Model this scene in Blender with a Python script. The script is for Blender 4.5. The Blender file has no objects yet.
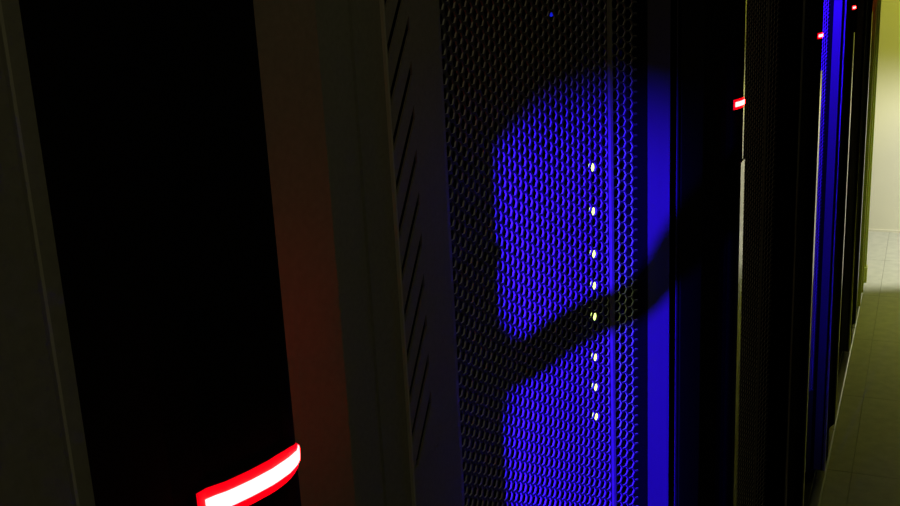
import bpy, bmesh, math, random
from mathutils import Vector, Matrix
random.seed(4)
C = bpy.context.scene.collection
SC = bpy.context.scene

# ------------------------------------------------------------------ camera
# world: +x runs away along the aisle, +y is to the left (the cabinets), +z up
CAM_H = 1.53
F_PX = 1059.6
cd = bpy.data.cameras.new('camera'); cam = bpy.data.objects.new('camera', cd); C.objects.link(cam)
cd.sensor_width = 36.0; cd.lens = F_PX / 900 * 36.0; cd.clip_start = 0.01
RX = Vector((0.40194605, -0.91432642, -0.04946289))      # image right
RY = Vector((0.25940023, 0.06189621, 0.9637844))         # image up
RZ = Vector((0.87815198, 0.40022002, -0.26205542))       # view direction
m = Matrix((RX, RY, -RZ)).transposed().to_4x4(); m.translation = (0, 0, CAM_H)
cam.matrix_world = m
SC.camera = cam

# ------------------------------------------------------------------ world, view, lights
w = bpy.data.worlds.new('world'); SC.world = w; w.use_nodes = True
w.node_tree.nodes['Background'].inputs[0].default_value = (0.5, 0.5, 0.6, 1)
w.node_tree.nodes['Background'].inputs[1].default_value = 0.004
vs = SC.view_settings
vs.view_transform = 'Standard'; vs.look = 'None'; vs.gamma = 1.0; vs.exposure = 0.0
vs.use_curve_mapping = False

def light(name, kind, loc, target, col, power, size=0.1, size_y=None, spot=None, blend=0.5):
    d = bpy.data.lights.new(name, kind); o = bpy.data.objects.new(name, d); C.objects.link(o)
    d.color = col; d.energy = power
    o.location = loc
    if target is not None:
        o.rotation_euler = (Vector(target) - Vector(loc)).to_track_quat('-Z', 'Y').to_euler()
    if kind == 'AREA':
        d.shape = 'RECTANGLE'; d.size = size; d.size_y = size_y or size
    else:
        d.shadow_soft_size = size
    if kind == 'SPOT':
        d.spot_size = math.radians(spot); d.spot_blend = blend
    return o

BLUE = (0.026, 0.002, 1.0)
LAMP = Vector((-0.05, 0.124, 1.40))                       # blue lamp out of view behind the camera, its fixture made up
light('unseen_blue_light', 'SPOT', LAMP, (0.80, 0.262, 1.185), BLUE, 190, 0.001, spot=33, blend=0.7)
RECESS = Vector((2.62, 0.235, 1.62))                     # unseen blue lamp added in the third cabinet's recess for its side strip
light('added_recess_light', 'SPOT', RECESS, (2.98, 0.222, 1.19), BLUE, 90, 0.0006, spot=56, blend=0.5)
light('cross_aisle_light', 'SPOT', (5.48, -1.25, 1.1), (5.78, -0.05, 0.0), (1.0, 0.97, 0.80), 275, 0.02, spot=78, blend=0.6)
light('wall_top_fill', 'SPOT', (5.62, -1.5, 1.9), (6.1, -0.1, 1.45), (1.0, 0.98, 0.08), 300, 0.05, spot=52, blend=0.8)  # added yellow spot that tints the top of the far wall
light('aisle_fill', 'AREA', (4.75, -0.5, 0.9), (4.55, -0.1, 0), (0.94, 1.0, 0.05), 2.6, 0.2, 0.3)  # added low fill for the olive tone of the aisle floor
light('near_fill', 'AREA', (0.2, -0.75, 2.5), (0.45, 0.3, 1.3), (1.0, 0.90, 0.42), 1.2, 0.3, 0.8)  # added fill standing in for bounced light on the near frames

# ------------------------------------------------------------------ materials
def mat(name, col, rough=0.5, metal=0.0, spec=0.5, noise=None, bump=0.0, nscale=40.0, col2=None):
    M = bpy.data.materials.new(name); M.use_nodes = True
    nt = M.node_tree; b = nt.nodes['Principled BSDF']
    b.inputs['Base Color'].default_value = (*col, 1); b.inputs['Roughness'].default_value = rough
    b.inputs['Metallic'].default_value = metal; b.inputs['Specular IOR Level'].default_value = spec
    if col2 or bump:
        tc = nt.nodes.new('ShaderNodeTexCoord'); n = nt.nodes.new('ShaderNodeTexNoise')
        n.inputs['Scale'].default_value = nscale; n.inputs['Detail'].default_value = 4
        nt.links.new(tc.outputs['Object'], n.inputs['Vector'])
        if col2:
            r = nt.nodes.new('ShaderNodeValToRGB')
            r.color_ramp.elements[0].position = 0.3; r.color_ramp.elements[1].position = 0.7
            r.color_ramp.elements[0].color = (*col, 1); r.color_ramp.elements[1].color = (*col2, 1)
            nt.links.new(n.outputs['Fac'], r.inputs['Fac']); nt.links.new(r.outputs['Color'], b.inputs['Base Color'])
        if bump:
            bp = nt.nodes.new('ShaderNodeBump'); bp.inputs['Strength'].default_value = bump
            bp.inputs['Distance'].default_value = 0.001
            nt.links.new(n.outputs['Fac'], bp.inputs['Height']); nt.links.new(bp.outputs['Normal'], b.inputs['Normal'])
    return M

def emit(name, col, strength):
    M = bpy.data.materials.new(name); M.use_nodes = True
    b = M.node_tree.nodes['Principled BSDF']
    b.inputs['Base Color'].default_value = (*[0.4 * c for c in col], 1)
    b.inputs['Emission Color'].default_value = (*col, 1); b.inputs['Emission Strength'].default_value = strength
    return M

M_frame = mat('grey_frame_paint', (0.20, 0.20, 0.187), 0.6, spec=0.3, col2=(0.23, 0.23, 0.215), bump=0.15, nscale=300)
M_lip = mat('lip_paint', (0.42, 0.42, 0.38), 0.8, spec=0.0)  # edge paint lighter than the frame's
M_bead = mat('lit_edge_paint', (0.75, 0.75, 0.72), 0.6)  # pale so the far edge beads read as lit
M_side = mat('smooth_grey_paint', (0.085, 0.085, 0.10), 0.7, spec=0.1)
M_stile = mat('dark_grey_paint', (0.012, 0.012, 0.016), 0.7, spec=0.0, bump=0.1, nscale=300)
M_black = mat('matte_black_panel', (0.006, 0.006, 0.008), 0.75, spec=0.0, col2=(0.007, 0.007, 0.009), nscale=20)
M_mesh = mat('perforated_steel', (0.055, 0.055, 0.062), 0.5, spec=0.3, col2=(0.065, 0.065, 0.072), nscale=60)
M_cut = mat('bright_hole_wall', (0.72, 0.72, 0.73), 0.45)  # brighter hole walls, so the crescents of lamp light stand out
M_post = mat('black_edge_and_unlit_side', (0.006, 0.006, 0.006), 0.7, spec=0.0)
M_inside = mat('black_interior', (0.006, 0.006, 0.006), 0.8, spec=0.1)
M_trim = mat('brushed_steel', (0.38, 0.38, 0.35), 0.28, metal=1.0, bump=0.1, nscale=200)
M_end = mat('pale_end_panel', (0.52, 0.56, 0.18), 0.35, spec=0.7)  # olive tint of the aisle light put into the base colour
M_lamp = mat('lamp_housing', (0.03, 0.03, 0.035), 0.4)
M_cable = mat('black_cable', (0.01, 0.01, 0.01), 0.5)
M_wall = mat('cream_wall', (0.48, 0.47, 0.385), 0.8, col2=(0.51, 0.50, 0.41), nscale=3)
M_dark = mat('dim_wall', (0.04, 0.04, 0.036), 0.9, col2=(0.05, 0.05, 0.045), nscale=3)
M_tile = mat('floor_tile', (0.29, 0.30, 0.265), 0.6, spec=0.15, col2=(0.35, 0.35, 0.31), bump=0.1, nscale=25)
M_sub = mat('floor_base', (0.10, 0.10, 0.09), 0.9)
M_red_core = emit('red_light_core', (1.0, 0.0115, 0.0115), 95.0)
M_red_halo = emit('red_light_halo', (1.0, 0.0, 0.008), 0.9)  # glowing rim standing in for the halo around the core
M_green = emit('green_status_light', (0.74, 1.0, 0.22), 3.0)
M_blue_led = emit('blue_status_light', (0.01, 0.02, 1.0), 0.6)
M_blue_lens = emit('blue_lamp_lens', (0.02, 0.01, 1.0), 2.0)

# ------------------------------------------------------------------ helpers
def link(name, bm, M, parent=None, smooth=False, loc=None):
    me = bpy.data.meshes.new(name); bmesh.ops.recalc_face_normals(bm, faces=bm.faces[:])
    bm.to_mesh(me); bm.free(); me.materials.append(M)
    if smooth:
        for p in me.polygons: p.use_smooth = True
    o = bpy.data.objects.new(name, me); C.objects.link(o)
    if parent is not None: o.parent = parent
    if loc: o.location = loc
    return o

def tag(o, label=None, cat=None, group=None, kind=None):
    if label: o['label'] = label
    if cat: o['category'] = cat
    if group: o['group'] = group
    if kind: o['kind'] = kind
    return o

def empty(name, loc, label, cat, group=None):
    o = bpy.data.objects.new(name, None); C.objects.link(o); o.location = loc
    o.empty_display_size = 0.05
    return tag(o, label, cat, group)

def box(bm, x0, x1, y0, y1, z0, z1):
    v = [bm.verts.new((x, y, z)) for x in (x0, x1) for y in (y0, y1) for z in (z0, z1)]
    for a in ((0, 1, 3, 2), (4, 6, 7, 5), (0, 4, 5, 1), (2, 3, 7, 6), (0, 2, 6, 4), (1, 5, 7, 3)):
        bm.faces.new([v[i] for i in a])
    return bm

def bevel_box(x0, x1, y0, y1, z0, z1, r=0.002):
    bm = box(bmesh.new(), x0, x1, y0, y1, z0, z1)
    bmesh.ops.bevel(bm, geom=bm.edges[:], offset=r, segments=1, affect='EDGES')
    return bm

def prism(bm, poly, z0, z1):
    """closed outline in x, y, extruded from z0 to z1"""
    lo = [bm.verts.new((x, y, z0)) for x, y in poly]; hi = [bm.verts.new((x, y, z1)) for x, y in poly]
    n = len(poly)
    for i in range(n):
        bm.faces.new((lo[i], lo[(i + 1) % n], hi[(i + 1) % n], hi[i]))
    bm.faces.new(lo[::-1]); bm.faces.new(hi)
    return bm

def sheet(pts, z0, z1, th=0.004):
    """a bent sheet: open profile in x, y with thickness th towards +y"""
    back = [(x, y + th) for x, y in reversed(pts)]
    return prism(bmesh.new(), pts + back, z0, z1)

def tube(pts, r, seg=10):
    bm = bmesh.new(); P = [Vector(p) for p in pts]; rings = []
    up = Vector((0, 0, 1))
    for i, p in enumerate(P):
        d = (P[min(i + 1, len(P) - 1)] - P[max(i - 1, 0)]).normalized()
        a = d.cross(up)
        if a.length < 1e-3: a = d.cross(Vector((1, 0, 0)))
        a.normalize(); b = d.cross(a)
        rings.append([bm.verts.new(p + r * (math.cos(2 * math.pi * k / seg) * a + math.sin(2 * math.pi * k / seg) * b)) for k in range(seg)])
        up = -b if (-b).dot(up) > 0 else b
    for i in range(len(P) - 1):
        for k in range(seg):
            bm.faces.new((rings[i][k], rings[i][(k + 1) % seg], rings[i + 1][(k + 1) % seg], rings[i + 1][k]))
    bm.faces.new(rings[0][::-1]); bm.faces.new(rings[-1])
    return bm

def spline(pts, n=8):
    P = [Vector(p) for p in pts]; out = []
    for i in range(len(P) - 1):
        p0, p1, p2, p3 = P[max(i - 1, 0)], P[i], P[i + 1], P[min(i + 2, len(P) - 1)]
        for k in range(n):
            t = k / n
            out.append(0.5 * (2 * p1 + (p2 - p0) * t + (2 * p0 - 5 * p1 + 4 * p2 - p3) * t * t + (3 * p1 - p0 - 3 * p2 + p3) * t ** 3))
    out.append(P[-1]); return out

# ------------------------------------------------------------------ the setting
ZC = 2.7
WALL_X = 6.1
ROW_END = 5.0
tag(link('floor', box(bmesh.new(), -1.5, 6.4, -3.0, 1.5, -0.06, -0.018), M_sub), kind='structure')
floor = bpy.data.objects['floor']
tile0 = None
T = 0.6
for i in range(-1, 11):
    for j in range(-3, 1):
        x = i * T + 0.11; y = j * T + 0.13
        if tile0 is None:
            tile0 = link('floor_tile', bevel_box(0.0004, T - 0.0004, 0.0004, T - 0.0004, -0.018, 0.0, 0.0006), M_tile, floor)
            o = tile0
        else:
            o = tile0.copy(); C.objects.link(o); o.parent = floor
        o.location = (x, y, 0)
tag(link('ceiling', box(bmesh.new(), -1.5, 6.4, -3.0, 1.5, ZC, ZC + 0.05), M_dark), kind='structure')
tag(link('wall_far', box(bmesh.new(), WALL_X, WALL_X + 0.1, -3.0, 1.5, -0.02, ZC), M_wall), kind='structure')
tag(link('wall_left', box(bmesh.new(), -1.5, 6.1, 1.4, 1.5, -0.02, ZC), M_dark), kind='structure')
tag(link('wall_right', box(bmesh.new(), -1.5, 5.4, -1.3, -1.0, -0.02, ZC), M_dark), kind='structure')
tag(link('baseboard_far', box(bmesh.new(), WALL_X - 0.008, WALL_X, -3.0, 1.4, 0.0, 0.012), M_wall), kind='structure')

# ------------------------------------------------------------------ cabinet parts (local x: 0 = right end of the black panel before it)
PER = 1.02
X0 = 0.30
TOP = 2.0; BOT = 0.05

# mesh curve: concave, bowing out towards the next black panel
def mesh_profile():
    pts = []
    import bisect
    sR = [(2.2, -0.03), (2.55, -0.10), (3.0, -0.22), (3.6, -0.36), (3.9, -0.62), (4.02, -0.70)]
    def s(R):
        for (a, sa), (b, sb) in zip(sR, sR[1:]):
            if R <= b: return sa + (sb - sa) * (R - a) / (b - a)
        return sR[-1][1]
    R = 4.02; y = 0.2385; n = 240; dR = (4.02 - 2.2) / n
    pts.append((R * y, y))
    for i in range(n):
        q = s(R); y *= math.exp(-q * dR / (1 - q * R)); R -= dR
        pts.append((R * y, y))
    pts.reverse()
    return pts
MP = mesh_profile()
ARC = [0.0]
for a, b in zip(MP, MP[1:]): ARC.append(ARC[-1] + math.dist(a, b))
def on_mesh(s):
    for i in range(len(ARC) - 1):
        if s <= ARC[i + 1] or i == len(ARC) - 2:
            f = (s - ARC[i]) / (ARC[i + 1] - ARC[i])
            a, b = MP[i], MP[i + 1]
            d = ((b[0] - a[0]), (b[1] - a[1])); L = math.hypot(*d)
            return (a[0] + d[0] * f, a[1] + d[1] * f), (-d[1] / L, d[0] / L)   # point, normal pointing into the cabinet
PITCH = 0.0100
COL = PITCH * 0.8660254
NCOL = int((ARC[-1] + 0.001) / COL)
MZ0, MZ1 = 0.30, 1.85
def hole_z(i, j): return MZ0 + (j + 0.5 + 0.5 * (i % 2)) * PITCH
def hole_s(i): return (i + 0.5) * ARC[-1] / NCOL
NROW = int((MZ1 - MZ0) / PITCH) - 1

FOLD_S = 0.0
for i_, p_ in enumerate(MP):
    if p_[0] / p_[1] < 3.60: FOLD_S = ARC[i_]
def perforated_bm(cols, rows, th=0.0013, hr=0.395):
    bm = bmesh.new()
    Rc = PITCH / math.sqrt(3); kx = (ARC[-1] / NCOL) / COL
    cache = {}
    def V(s, z, dep):
        key = (round(s * 2e4), round(z * 2e4), dep)
        if key not in cache:
            (x, y), n = on_mesh(min(max(s, 0), ARC[-1]))
            cache[key] = bm.verts.new((x - X0 + n[0] * dep, y + n[1] * dep, z))
        return cache[key]
    for i in cols:
        s0 = hole_s(i)
        for j in rows:
            z0 = hole_z(i, j)
            ang = [math.pi / 3 * k for k in range(6)]
            out = [V(s0 + Rc * math.cos(a) * kx, z0 + Rc * math.sin(a), 0) for a in ang]
            hr_ = PITCH * (hr if s0 < FOLD_S else 0.442) * 1.10
            inn = [V(s0 + hr_ * math.cos(a) * kx, z0 + hr_ * math.sin(a), 0) for a in ang]
            bak = [V(s0 + hr_ * math.cos(a) * kx, z0 + hr_ * math.sin(a), th) for a in ang]
            for k in range(6):
                q = (k + 1) % 6
                try: bm.faces.new((out[k], out[q], inn[q], inn[k]))
                except ValueError: pass
                bm.faces.new((inn[k], inn[q], bak[q], bak[k])).material_index = 1
    return bm

# profile of the black panel, x from its right end
PAN = [(-0.265, 0.1985), (-0.20, 0.2030), (-0.12, 0.2095), (-0.06, 0.2105), (-0.046, 0.2082), (-0.040, 0.2048), (-0.031, 0.2018), (-0.022, 0.1996), (-0.013, 0.1988), (-0.006, 0.1995), (-0.003, 0.2008), (0.0, 0.2028), (0.001, 0.207)]
def pan_y(x):
    for a, b in zip(PAN, PAN[1:]):
        if x <= b[0]: return a[1] + (b[1] - a[1]) * (x - a[0]) / (b[0] - a[0])
    return PAN[-1][1]

LED_Z = CAM_H - 0.168
def led_bm(h, x0, x1, proud, dy=0.002, n=16, tip=0.35, zo=0.0):
    """a slim strip that follows the bent panel, tapering at its right end"""
    bm = bmesh.new(); rows = []
    for i in range(n + 1):
        f = i / n; x = x0 + (x1 - x0) * f
        hh = h * (1.0 if f < 0.6 else max(tip, math.sqrt(max(0, 1 - ((f - 0.6) / 0.4) ** 2))))
        y = pan_y(x) - proud; yb = pan_y(x) + dy
        rows.append([bm.verts.new((x, y, (LED_Z + zo) + hh / 2)), bm.verts.new((x, y, (LED_Z + zo) - hh / 2)),
                     bm.verts.new((x, yb, (LED_Z + zo) - hh / 2)), bm.verts.new((x, yb, (LED_Z + zo) + hh / 2))])
    for a, b in zip(rows, rows[1:]):
        for k in range(4): bm.faces.new((a[k], a[(k + 1) % 4], b[(k + 1) % 4], b[k]))
    bm.faces.new(rows[0]); bm.faces.new(rows[-1][::-1])
    return bm

def panel_parts(t, dx, k):
    """black panel with its red light; dx = local x of its right end"""
    def sh(bm):
        for v in bm.verts: v.co.x += dx
        return bm
    p = link('black_panel', sh(sheet(PAN, BOT, TOP, 0.012)), M_black, t, smooth=False)
    lens = link('red_light_halo', sh(led_bm(0.0120, -0.0415 if k else -0.0505, 0.0010, 0.0009, zo=-0.008 if k else 0.0)), M_red_halo, p)  # this strip imitates the red halo of the core
    link('red_light_core', sh(led_bm(0.0056, -0.0390 if k else -0.0480, 0.0024, 0.0016, 0.006, 16, 0.5, -0.008 if k else 0.0)), M_red_core, p)
    if k:
        ft = link('stile', sh(prism(bmesh.new(), [(-0.363, 0.204), (-0.362, 0.2015), (-0.359, 0.2), (-0.265, 0.1985), (-0.265, 0.21), (-0.363, 0.21)], BOT, TOP)), M_stile, t)
        link('edge_bead', sh(tube([(-0.362, 0.2015, BOT), (-0.362, 0.2015, TOP)], 0.0022 if k == 1 else 0.0045, 8)), M_bead if k > 1 else M_stile, t, True)
        sd = link('side_panel', sh(prism(bmesh.new(), [(-0.363, 0.2035), (-0.363, 0.2345), (-0.356, 0.2345), (-0.356, 0.2035)], BOT, TOP)), M_side if k != 2 else M_post, t)  # second cabinet's side in black, standing in for missing blue light
        link('steel_edge', sh(prism(bmesh.new(), [(-0.026, 0.1975), (0.0015, 0.1975), (0.0015, 0.208), (-0.026, 0.208)], BOT, CAM_H - 0.248)), M_trim, t)
        if k == 1:
            link('steel_edge', sh(prism(bmesh.new(), [(-0.005, 0.1995), (0.0015, 0.1995), (0.0015, 0.208), (-0.005, 0.208)], CAM_H - 0.248, TOP)), M_trim, t)

SLOT_DZ = 0.0272      # spacing of the slanted slots
def slotted_bm(x0, x1, y0, y1, z0, z1):
    """a strip pierced by slanted slots: two margins and the bars between the slots"""
    bm = bmesh.new(); th = 0.0012
    def P(u, z, b): return bm.verts.new((x0 + (x1 - x0) * u, y0 + (y1 - y0) * u + b * th, z))
    def slab(us, zs):
        f = [P(u, z, 0) for u, z in zip(us, zs)]; b = [P(u, z, 1) for u, z in zip(us, zs)]
        bm.faces.new(f); bm.faces.new(b[::-1])
        for i in range(4):
            bm.faces.new((f[i], b[i], b[(i + 1) % 4], f[(i + 1) % 4]))
    U0, U1 = 0.06, 0.84; RISE = 0.042; GAP = 0.0088
    slab((0, U0, U0, 0), (z0, z0, z1, z1)); slab((U1, 1, 1, U1), (z0, z0, z1, z1))
    f = [P(U0, z0 - GAP, 0), P(U1, z0 - GAP, 0), P(U1, z0 + RISE - GAP, 0)]; b = [P(U0, z0 - GAP, 1), P(U1, z0 - GAP, 1), P(U1, z0 + RISE - GAP, 1)]
    bm.faces.new(f); bm.faces.new(b[::-1])
    for i in range(3): bm.faces.new((f[i], b[i], b[(i + 1) % 3], f[(i + 1) % 3]))
    z = z0
    while z < z1 - RISE - SLOT_DZ:
        slab((U0, U1, U1, U0), (z, z + RISE, z + RISE + SLOT_DZ - GAP, z + SLOT_DZ - GAP))
        z += SLOT_DZ
    return bm, z

proto_mesh = None
cabs = []
ORD = ['', 'nearest blue-lit', 'second', 'third', 'fourth']
def cabinet(k):
    global proto_mesh
    labels = {
        0: 'black curved cabinet panel at the left with the large red light strip',
        1: 'server cabinet with wide blue-lit mesh door and slotted grey frame',
        2: 'dark server cabinet, second red light from the right, left of the narrow far blue strip',
        3: 'far server cabinet with narrow blue-lit side strip and small red light at the top right',
        4: 'farthest dark server cabinet beside the olive-tinted end panel, no red light in view'}
    t = empty('server_cabinet', (X0 + PER * (k - 1), 0, 0), labels[k], 'server cabinet', 'server cabinets in the row')
    cabs.append(t)
    # body: an open shell
    S = -0.36 if k == 0 else 0.0
    if k == 0:
        b = bmesh.new(); box(b, PER - 0.36, PER - 0.012, 0.215, 1.15, BOT, TOP)
        link('cabinet_body', b, M_inside, t)
        panel_parts(t, PER, 0)
    else:
        b = bmesh.new()
        box(b, 0.0, 0.006, 0.34, 1.15, BOT, TOP); box(b, PER - 0.016, PER - 0.010, 0.215, 1.15, BOT, TOP)
        box(b, 0.006, PER - 0.016, 1.14, 1.15, BOT, TOP); box(b, 0.006, PER - 0.016, 0.34, 1.14, TOP - 0.006, TOP)
        box(b, 0.006, PER - 0.016, 0.34, 1.14, BOT, BOT + 0.006)
        box(b, 0.68, PER - 0.016, 0.24, 0.26, BOT, TOP)
        link('cabinet_body', b, M_inside, t)
        # frame between the black panel and the mesh (world x minus X0)
        L = lambda pts: [(x - X0, y) for x, y in pts]
        f = link('frame_panel', sheet(L([(0.318, 0.262), (0.345, 0.252), (0.395, 0.2363)]), BOT, TOP), M_frame, t)
        link('frame_rib', sheet(L([(0.3955, 0.2372), (0.399, 0.2915), (0.5165, 0.2895), (0.5178, 0.2908), (0.5205, 0.2908), (0.5215, 0.2894), (0.554, 0.2888)]), BOT, TOP), M_frame, t)
        link('frame_lip', prism(bmesh.new(), L([(0.5540, 0.2896), (0.5552, 0.2874), (0.5572, 0.2874), (0.5575, 0.2896)]), BOT, TOP), M_lip, t)
        sb, ztop = slotted_bm(0.5575 - X0, 0.5980 - X0, 0.2885, 0.2890, 1.215, 1.93)
        link('slotted_strip', sb, M_frame, t)
        link('lower_blank', prism(bmesh.new(), L([(0.5575, 0.2885), (0.598, 0.2890), (0.606, 0.293), (0.5575, 0.2925)]), BOT, 1.2145), M_frame, t)
        bb = bmesh.new(); prism(bb, L([(0.5575, 0.2885), (0.598, 0.2890), (0.606, 0.293), (0.5575, 0.2925)]), ztop + 0.04, TOP)
        link('upper_blank', bb, M_frame, t)
        link('slot_backing', prism(bmesh.new(), L([(0.565, 0.304), (0.607, 0.308), (0.607, 0.311), (0.565, 0.307)]), 1.20, 1.97), M_inside, t)
        link('frame_stile', sheet(L([(0.598, 0.2890), (0.634, 0.2893), (0.650, 0.297), (MP[0][0] - 0.0005, MP[0][1] - 0.001)]), BOT, TOP), M_frame, t)
        # perforated mesh door
        if proto_mesh is None:
            proto_mesh = link('perforated_mesh', perforated_bm(range(NCOL), range(NROW)), M_mesh, t)
            proto_mesh.data.materials.append(M_cut); mo = proto_mesh
        else:
            mo = proto_mesh.copy(); C.objects.link(mo); mo.parent = t
        # plain sheet above and below the holes, following the same bend
        prof = [MP[i] for i in range(0, len(MP), 12)] + [MP[-1]]
        kb = link('kick_plate', sheet(L(prof), BOT, MZ0, 0.0024), M_mesh, t)
        link('head_plate', sheet(L(prof), MZ1, TOP, 0.0024), M_mesh, t)
        (rx, ry), rn = on_mesh(FOLD_S); tx, ty = rn[1], -rn[0]
        rib = [(rx - X0 + tx * a + rn[0] * b, ry + ty * a + rn[1] * b) for a, b in ((-0.0030, -0.0002), (-0.0018, -0.0022), (0.0018, -0.0022), (0.0030, -0.0002))]
        link('fold_line', prism(bmesh.new(), rib, MZ0, MZ1), M_frame, t)  # paler strip added along the fold to draw its bright line
        # the dark strip at the right edge of the mesh
        e = MP[-1]
        link('edge_strip', prism(bmesh.new(), L([(e[0] - 0.001, e[1] - 0.001), (e[0] + 0.0, e[1] - 0.0045), (0.9565, 0.2305), (0.9565, 0.246), (e[0] + 0.001, 0.246)]), BOT, TOP), M_post, t)
        panel_parts(t, PER, k)
    link('plinth', box(bmesh.new(), (PER - 0.363) if k == 0 else 0.0, PER - 0.002, 0.225, 1.1, 0.0, BOT), M_inside, t)
    link('base_rail', bevel_box((PER - 0.363) if k == 0 else 0.0, PER - 0.002, 0.1985, 0.224, 0.004, 0.022, 0.002), M_trim, t)
for k in range(5): cabinet(k)

# end unit closing the row
t = empty('end_cabinet', (4.385, 0, 0), 'pale end panel, olive lamp tint put into its colour, closing the row of cabinets beside the bright wall', 'cabinet')
b = bmesh.new(); prism(b, [(0.0, 0.215), (0.30, 0.2), (0.60, 0.2), (0.612, 0.206), (0.615, 0.218), (0.615, 1.15), (0.0, 1.15)], BOT, TOP)
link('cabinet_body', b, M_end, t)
for xx in (0.16, 0.36, 0.56):
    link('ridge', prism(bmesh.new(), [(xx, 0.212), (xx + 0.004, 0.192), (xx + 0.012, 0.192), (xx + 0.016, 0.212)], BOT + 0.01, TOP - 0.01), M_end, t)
link('plinth', box(bmesh.new(), 0.0, 0.60, 0.225, 1.1, 0.0, BOT), M_inside, t)
link('base_rail', bevel_box(0.0, 0.60, 0.1985, 0.224, 0.004, 0.022, 0.002), M_trim, t)
bk = bmesh.new(); prism(bk, [(0.55, 0.188), (0.60, 0.188), (0.61, 0.2), (0.54, 0.2)], 0.05, 0.12)
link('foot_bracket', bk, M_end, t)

# unseen lamp added in the third cabinet's recess, above the picture's edge
t = empty('added_recess_lamp', RECESS, 'small blue lamp added out of view to light the narrow blue strip', 'lamp')
link('housing', tube([(-0.03, 0, 0.03), (-0.006, 0, 0.008)], 0.008, 12), M_lamp, t)
link('spill_hood', box(bmesh.new(), 0.030, 0.031, -0.10, -0.0026, -0.19, 0.06), M_lamp, t)  # plate added to keep blue spill off the aisle floor
link('hood_arm', bevel_box(-0.03, 0.030, -0.004, 0.002, 0.05, 0.056, 0.001), M_lamp, t)
link('hanger', bevel_box(-0.032, -0.026, -0.003, 0.045, 0.022, 0.034, 0.001), M_lamp, t)

# grey upright at the left edge of the picture
t = empty('rack_upright', (0.0, 0, 0), 'grey rack upright with a thin raised ridge left of the black curved panel', 'upright')
link('face_plate', prism(bmesh.new(), [(-0.10, 0.1835), (0.158, 0.1835), (0.1625, 0.183), (0.177, 0.1795), (0.1785, 0.1815), (0.1785, 0.19), (-0.10, 0.19)], 0.0, TOP), M_frame, t)
link('ridge', prism(bmesh.new(), [(0.1710, 0.1815), (0.1716, 0.1800), (0.1724, 0.1798), (0.1730, 0.1812)], 0.02, TOP - 0.02), M_lip, t)

# ------------------------------------------------------------------ servers behind the lit mesh, their status lights
def ray(px, py):
    d = RX * (px - 450) + RY * (253 - py) + RZ * F_PX
    return d
def hit_mesh(px, py):
    """where the line of sight meets the bent mesh of the first cabinet"""
    d = ray(px, py); R = d.x / d.y
    if R < MP[0][0] / MP[0][1]:
        y = MP[0][1]; return Vector((R * y, y, CAM_H + d.z * y / d.y)), 0.0
    for (a, b) in zip(MP, MP[1:]):
        if a[0] / a[1] <= R <= b[0] / b[1]:
            f = (R - a[0] / a[1]) / (b[0] / b[1] - a[0] / a[1]); y = a[1] + (b[1] - a[1]) * f
            s = ARC[MP.index(a)] + f * math.dist(a, b)
            return Vector((R * y, y, CAM_H + d.z * y / d.y)), s
LIGHTS = [(592, 169), (593.5, 215), (594.5, 251), (595.5, 286), (596, 320), (597, 353), (598, 386), (599, 418)]
names = ['topmost of eight', 'second from top', 'third from top', 'fourth from top', 'fourth from bottom', 'third from bottom', 'second from bottom', 'lowest of eight']
cells = []
for q in LIGHTS:
    p, s = hit_mesh(*q)
    i = min(range(NCOL), key=lambda i: abs(hole_s(i) - hit_mesh(595.5, 290)[1]))
    j = round((p.z - MZ0) / PITCH - 0.5 - 0.5 * (i % 2))
    (x, y), n = on_mesh(hole_s(i))
    c = Vector((x, y, hole_z(i, j)))
    d = c - Vector((0, 0, CAM_H))
    cells.append(c + d * (0.010 / d.y))
dz = (cells[1].z - cells[7].z) / 6
for q, c in enumerate(cells):
    hz = 0.013
    sv = empty('blade_server', (c.x, 0, c.z), 'black blade server behind blue-lit mesh, its pale green light %s' % names[q], 'server', 'blade servers behind the mesh')
    x1 = 0.93 - c.x; x0 = 0.70 - c.x
    link('chassis', bevel_box(x0, x1, 0.345, 0.80, -hz, hz, 0.001), M_inside, sv)
    link('light_arm', bevel_box(-0.005, 0.005, c.y + 0.004, 0.3449, -0.004, 0.004, 0.0008), M_inside, sv)
    bm = bmesh.new()
    bmesh.ops.create_uvsphere(bm, u_segments=12, v_segments=8, radius=0.0045)
    for v in bm.verts: v.co.y *= 0.6; v.co.y += c.y + 0.0025
    link('status_light', bm, M_green, sv, True)
c, s = hit_mesh(553, 13)
d = c - Vector((0, 0, CAM_H)); c = c + d * (0.012 / d.y)
sv = empty('switch_unit', (c.x, 0, c.z), 'black switch unit behind the mesh top with one tiny blue light', 'network switch')
link('chassis', bevel_box(0.70 - c.x, 0.93 - c.x, 0.345, 0.80, -0.02, 0.02, 0.001), M_inside, sv)
link('light_arm', bevel_box(-0.005, 0.005, c.y + 0.003, 0.3449, -0.004, 0.004, 0.0008), M_inside, sv)
bm = bmesh.new(); bmesh.ops.create_uvsphere(bm, u_segments=10, v_segments=6, radius=0.003)
for v in bm.verts: v.co.y += c.y + 0.0015
link('status_light', bm, M_blue_led, sv, True)

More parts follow.
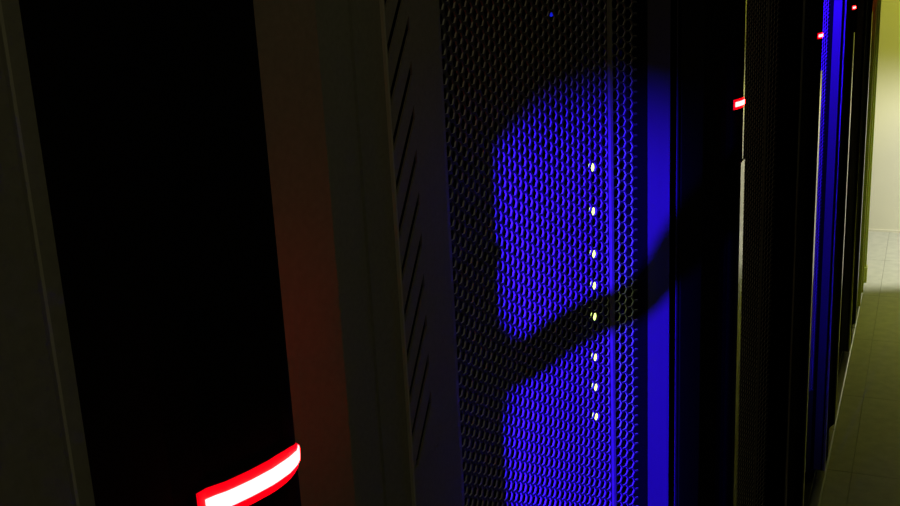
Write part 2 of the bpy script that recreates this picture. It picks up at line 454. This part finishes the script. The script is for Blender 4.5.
# ------------------------------------------------------------------ unseen blue lamp, with cables added in its beam to cast shadows
t = empty('unseen_blue_lamp', LAMP, 'unseen blue lamp behind the viewer, its fixture and clamp added', 'lamp')
aim = (Vector((0.80, 0.262, 1.215)) - LAMP).normalized()
link('housing', tube([LAMP - LAMP - aim * 0.06, LAMP - LAMP - aim * 0.006], 0.014, 16), M_lamp, t)
link('bracket', tube([-aim * 0.04, -aim * 0.04 + Vector((0.0, 0.0605, 0.0))], 0.005, 8), M_lamp, t)

link('light_block_flap', box(bmesh.new(), 0.080, 0.081, -0.075, 0.0054, -0.06, 0.05), M_lamp, t)  # added flap keeping the beam off the farther cabinets
link('light_block_flap', box(bmesh.new(), 0.120, 0.121, 0.0260, 0.056, -0.06, 0.05), M_lamp, t)  # added flap keeping the beam off the upright and near panel
link('flap_arm', tube([(0.0, 0.03, 0.012), (0.12, 0.03, 0.012)], 0.002, 6), M_lamp, t)
link('flap_arm', tube([(0.0, -0.02, 0.012), (0.08, -0.02, 0.012)], 0.002, 6), M_lamp, t)
FACE_X = X0 + PER - 0.363
def target(px, py):
    d = ray(px, py)
    if px >= 645:
        return Vector((FACE_X, d.y / d.x * FACE_X, CAM_H + d.z / d.x * FACE_X))
    return hit_mesh(px, py)[0]
def cable(name, pts, r, frac, label):  # unseen cables laid so their shadows follow the given outline
    P = [LAMP + (target(*p) - LAMP) * frac for p in pts]
    a = P[0] + (P[0] - P[1]).normalized() * 0.008; z = P[-1] + (P[-1] - P[-2]).normalized() * 0.004
    o = link(name, tube(spline([a] + P + [z]), r), M_cable, None, True)
    tag(o, label, 'cable', 'added shadow cables in the lamp beam')
cable('shadow_cable', [(678, 246), (662, 272), (632, 303), (600, 314), (560, 336), (525, 361), (497, 366), (464, 330), (438, 245), (454, 160), (486, 115), (520, 72)], 0.0026, 0.125, 'unseen black cable shaped to cast the curved shadow')
cable('shadow_cable', [(474, 360), (486, 392), (492, 440), (497, 500)], 0.0009, 0.12, 'thin unseen black cable added below the loop to shade the mesh')
cable('shadow_cable', [(464, 330), (474, 380), (472, 415), (466, 436)], 0.0026, 0.115, 'short thick unseen cable end added to shade the left of the mesh')
